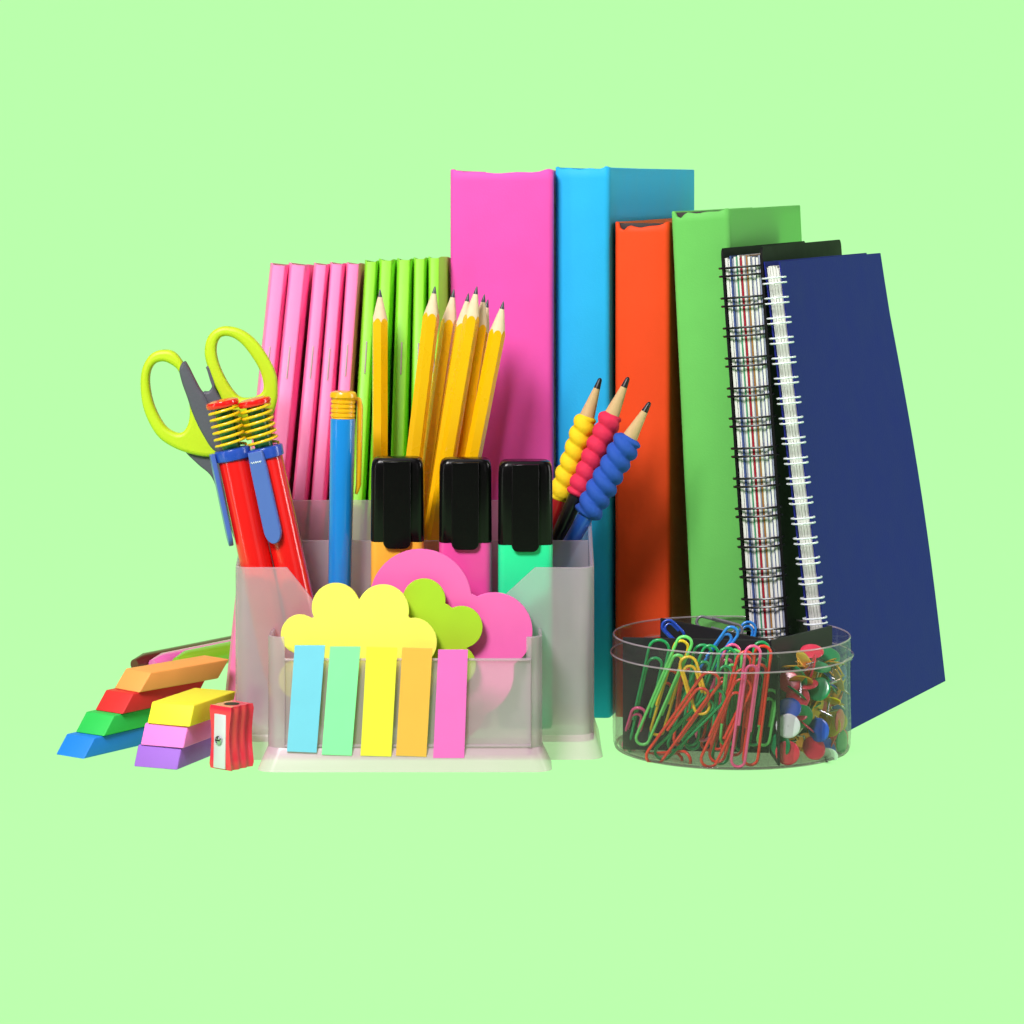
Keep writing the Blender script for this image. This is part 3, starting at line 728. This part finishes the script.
clips = [
    ('green', (661, 640), (635, 756), 20, .8, 'dark green paper clip with tall loop at the left of the tub', 1),
    ('light green', (687, 637), (641, 744), 15, .55, 'light green paper clip leaning right beside the dark green loop', -1),
    ('yellow', (686, 657), (703, 714), 17, .75, 'yellow paper clip with round loop below the light green tip', 1),
    ('yellow', (683, 641), (655, 735), 14, 1.4, 'yellow paper clip mostly hidden behind the light green one', 1),
    ('red', (715, 674), (651, 763), 19, .2, 'red paper clip lying diagonally at the front left of the tub', -1),
    ('green', (722, 692), (657, 757), 17, .55, 'green paper clip lying diagonally under the red diagonal one', 1),
    ('red', (746, 680), (705, 766), 18, .2, 'red paper clip leaning in the middle front of the tub', 1),
    ('red', (748, 652), (716, 762), 17, .75, 'red paper clip behind the middle red one, its loop higher', -1),
    ('red', (764, 646), (749, 765), 16, .55, 'red paper clip standing nearest to the front divider', 1),
    ('pink', (754, 646), (738, 767), 15, .2, 'pink paper clip standing in front of the red ones near the divider', -1),
    ('pink', (640, 708), (627, 751), 14, .5, 'short looking pink paper clip low at the left wall of the tub', 1),
    ('green', (728, 648), (719, 764), 17, 1.05, 'green paper clip standing upright in the middle behind the red ones', 1),
    ('green', (762, 642), (754, 745), 15, 1.3, 'green paper clip at the top beside the divider, behind the red loop', -1),
    ('light green', (735, 650), (726, 745), 15, 1.4, 'light green paper clip at the back middle of the clip heap', 1),
    ('green', (704, 645), (690, 745), 18, 1.5, 'green paper clip at the back of the heap, left of the blue one', -1),
    ('green', (713, 646), (672, 750), 16, 1.2, 'green paper clip leaning left behind the yellow loop', 1),
    ('red', (744, 655), (735, 755), 15, 1.7, 'red paper clip deep in the heap behind the pink one', -1),
    ('blue', (735, 628), (702, 674), 13, 2.0, 'bright blue paper clip sticking up highest out of the heap', 1),
    ('pink', (735, 645), (700, 740), 15, 1.8, 'pink paper clip loop at the top behind the green ones', 1),
    ('red', (690, 758), (632, 762), 15, .9, 'red paper clip lying flat on the bottom of the tub', 1),
    ('light green', (772, 690), (762, 745), 13, 1.0, 'light green paper clip low beside the divider', 1),
]
for c, t0, b0, w_, dp, lab, fl in clips:
    paper_clip(c, t0, b0, w_, dp, lab, flip=fl, lean=.12)
for i in range(9):
    px_ = 650 + i * 12 + random.uniform(-4, 4)
    paper_clip(random.choice(['green', 'green', 'red']), (px_ + random.uniform(4, 26), random.uniform(668, 690)), (px_ - 6, random.uniform(745, 754)), 15, 1.9 + .28 * (i % 3),
               'green or red paper clip buried deep in the heap of clips', lean=.2)
paper_clip('dark blue', (664, 622), (682, 640), 13, 0, 'dark blue paper clip poking over the left black divider', yy=8.2)
paper_clip('blue', (750, 622), (744, 650), 15, 0, 'blue paper clip loop behind the right black divider', yy=9.6)
paper_clip('silver', (742, 632), (697, 620), 12, 0, 'bare silver paper clip lying over the rear divider of the tub', yy=9.0)

# thumbtacks
tk_head = {}; tk_pin = None
def tack(color, px_, py_, inset, nrm, lab, group='coloured thumbtacks in the tub', yy=None, sc_=1.0):
    y = 2.5
    for _ in range(6): y = front_y(X(px_, y), inset) if yy is None else yy
    p = P(px_, py_, y)
    z = Vector(nrm).normalized(); x = Vector((0, 0, 1)).cross(z)
    if x.length < .1: x = Vector((1, 0, 0))
    x.normalize(); yv = z.cross(x)
    o = thing('thumbtack', lab, 'thumbtack', p, None, group, Matrix((x, yv, z)).transposed())
    global tk_pin
    if color not in tk_head:
        h_ = obj('head', lathe(B(), [(.02, .05), (.35, .046), (.55, .035), (.63, .012), (.65, -.015), (.62, -.05), (.53, -.045), (.02, -.02)], 28, False, False), 'tack_' + color, o, ang=50)
        tk_head[color] = h_
    else:
        h_ = tk_head[color].copy(); COL.objects.link(h_); h_.parent = o
    if tk_pin is None:
        tk_pin = obj('pin', lathe(B(), [(.085, -.02), (.075, -.3), (.06, -.75), (.01, -1.0)], 10), 'steel', o)
    else:
        q = tk_pin.copy(); COL.objects.link(q); q.parent = o
    return o
tk = [('white', 788, 726, .2, (-.1, -1, .1), 'white thumbtack facing forward at the tub wall'),
      ('red', 787.5, 753, .2, (-.05, -1, .05), 'red thumbtack facing forward lowest in the tub, under the white one'),
      ('blue', 818.5, 730, .25, (-.75, -1, .1), 'blue thumbtack turned aside in front of the yellow one'),
      ('yellow', 829.5, 725, .75, (-.5, -1, .1), 'yellow thumbtack half covered by the turned blue one'),
      ('green', 801.5, 716.5, .55, (.25, -1, -.1), 'green thumbtack behind the right edge of the white one'),
      ('blue', 789, 708, .6, (-.1, -.8, .7), 'blue thumbtack tilted up just above the white one'),
      ('red', 798, 697, .75, (.1, -1, .35), 'dark red thumbtack above the tilted blue one'),
      ('green', 819, 689, .3, (-.6, -1, .5), 'green thumbtack tilted sideways below the rim ridge'),
      ('red', 814, 748, .4, (.3, -1, .5), 'red thumbtack near the bottom right of the lowest red one'),
      ('red', 840, 721, .25, (.9, -.5, .0), 'red thumbtack seen edge on at the right wall of the tub'),
      ('green', 842, 742, .2, (.9, -.6, .0), 'green thumbtack seen edge on low at the right wall'),
      ('brass', 801, 681, .8, (.1, .6, .8), 'brass thumbtack lying upside down left below the ridge'),
      ('brass', 829, 700, .3, (.2, .5, 1), 'brass thumbtack lying under the tilted green one'),
      ('brass', 817, 709, .6, (-.8, .5, .3), 'brass thumbtack with a steep tilt in the middle of the tacks'),
      ('brass', 839, 680, .4, (.9, .2, .3), 'brass thumbtack standing on edge at the right wall'),
      ('brass', 793, 667, 1.4, (0, .3, 1), 'brass thumbtack high at the left of the tacks near the divider'),
      ('brass', 827, 664, 1.2, (-.4, .4, .8), 'brass thumbtack high in the heap below the green top one'),
      ('red', 812, 651, 1.9, (0, -.5, 1), 'red thumbtack topmost of the heap of tacks'),
      ('green', 829, 655, 2.2, (.2, -.5, .8), 'green thumbtack at the top of the heap beside the red one'),
      ('blue', 829, 747, .5, (.6, -.4, .4), 'blue thumbtack at the bottom under the turned blue one'),
      ('red', 790, 681, 1.2, (-.2, -.8, .4), 'red thumbtack partly hidden behind the upper brass ones'),
      ('green', 780, 745, .6, (-.6, -.7, .1), 'green thumbtack at the bottom beside the front divider'),
      ('white', 826, 757, .3, (0, .9, .5), 'white thumbtack lying face down on the tub bottom')]
for a in tk: tack(*a)
cols_ = ['red', 'brass', 'brass', 'brass', 'green', 'brass', 'blue', 'brass']
for i in range(60):
    px_ = random.uniform(784, 840); py_ = 664 + (i % 9) * 10 + random.uniform(-4, 4)
    c = cols_[i % 8]
    tack(c, px_, py_, 0.75 + .45 * (i % 4) + random.uniform(0, .2), (random.uniform(-1, 1), random.uniform(-.8, .8), random.uniform(-.6, 1)), '%s thumbtack buried inside the heap of tacks' % c, sc_=1)

# ------------------------------------------------------------------ camera
cam = bpy.data.cameras.new('camera'); co = bpy.data.objects.new('camera', cam); COL.objects.link(co)
co.location = Vector((0, -CAM_D, CAM_H)) * U; co.rotation_euler = (R(90), 0, 0)
cam.sensor_width = 36; cam.lens = 36 * F_PX / 1024; cam.shift_y = -(512 - HOR) / 1024
cam.clip_start = .05; cam.clip_end = 50
sc.camera = co

# ------------------------------------------------------------------ light
w = bpy.data.worlds.new('World'); sc.world = w; w.use_nodes = True
bg = w.node_tree.nodes['Background']; bg.inputs[0].default_value = (1, .97, .99, 1); bg.inputs[1].default_value = 0.035
def area(name, loc, target, sx, sy, power, col=(1, 1, 1)):
    l = bpy.data.lights.new(name, 'AREA'); l.shape = 'RECTANGLE'; l.size = sx * U; l.size_y = sy * U; l.energy = power; l.color = col
    ob = bpy.data.objects.new(name, l); COL.objects.link(ob); ob.location = Vector(loc) * U
    d = Vector(target) - Vector(loc); ob.rotation_euler = d.to_track_quat('-Z', 'Y').to_euler()
    return ob
WARM = (1, .965, .955)
area('key_softbox', (-50, -92, 112), (0, 8, 14), 40, 40, 20, WARM)
area('fill_softbox', (95, -130, 60), (4, 8, 12), 70, 90, 0.6, WARM)
area('top_softbox', (-10, -25, 140), (0, 8, 0), 90, 60, 1.8, WARM)
area('left_strip', (-92, -45, 30), (0, 8, 14), 5, 90, 0.8, WARM)
area('right_strip', (112, 2, 40), (20, 15, 14), 8, 90, 3.6, WARM)
area('added_underlight_panel', (0, 147, -6), (0, 147.01, 100), 840, 418, 86.5)  # unseen lamp added under the sheet to keep its green even and shadowless
area('added_backlight_panel', (0, 356, 207), (0, 0, 207), 840, 426, 88)  # unseen lamp added behind the upright sheet to match the lit floor

sc.render.engine = 'CYCLES'
cy = sc.cycles
cy.max_bounces = 12; cy.transparent_max_bounces = 32; cy.diffuse_bounces = 4; cy.glossy_bounces = 4; cy.transmission_bounces = 8
cy.sample_clamp_indirect = 6; cy.caustics_reflective = False; cy.caustics_refractive = False; cy.use_denoising = True
vs_ = sc.view_settings; vs_.view_transform = 'Standard'; vs_.look = 'None'; vs_.exposure = 0; vs_.gamma = 1; vs_.use_curve_mapping = False
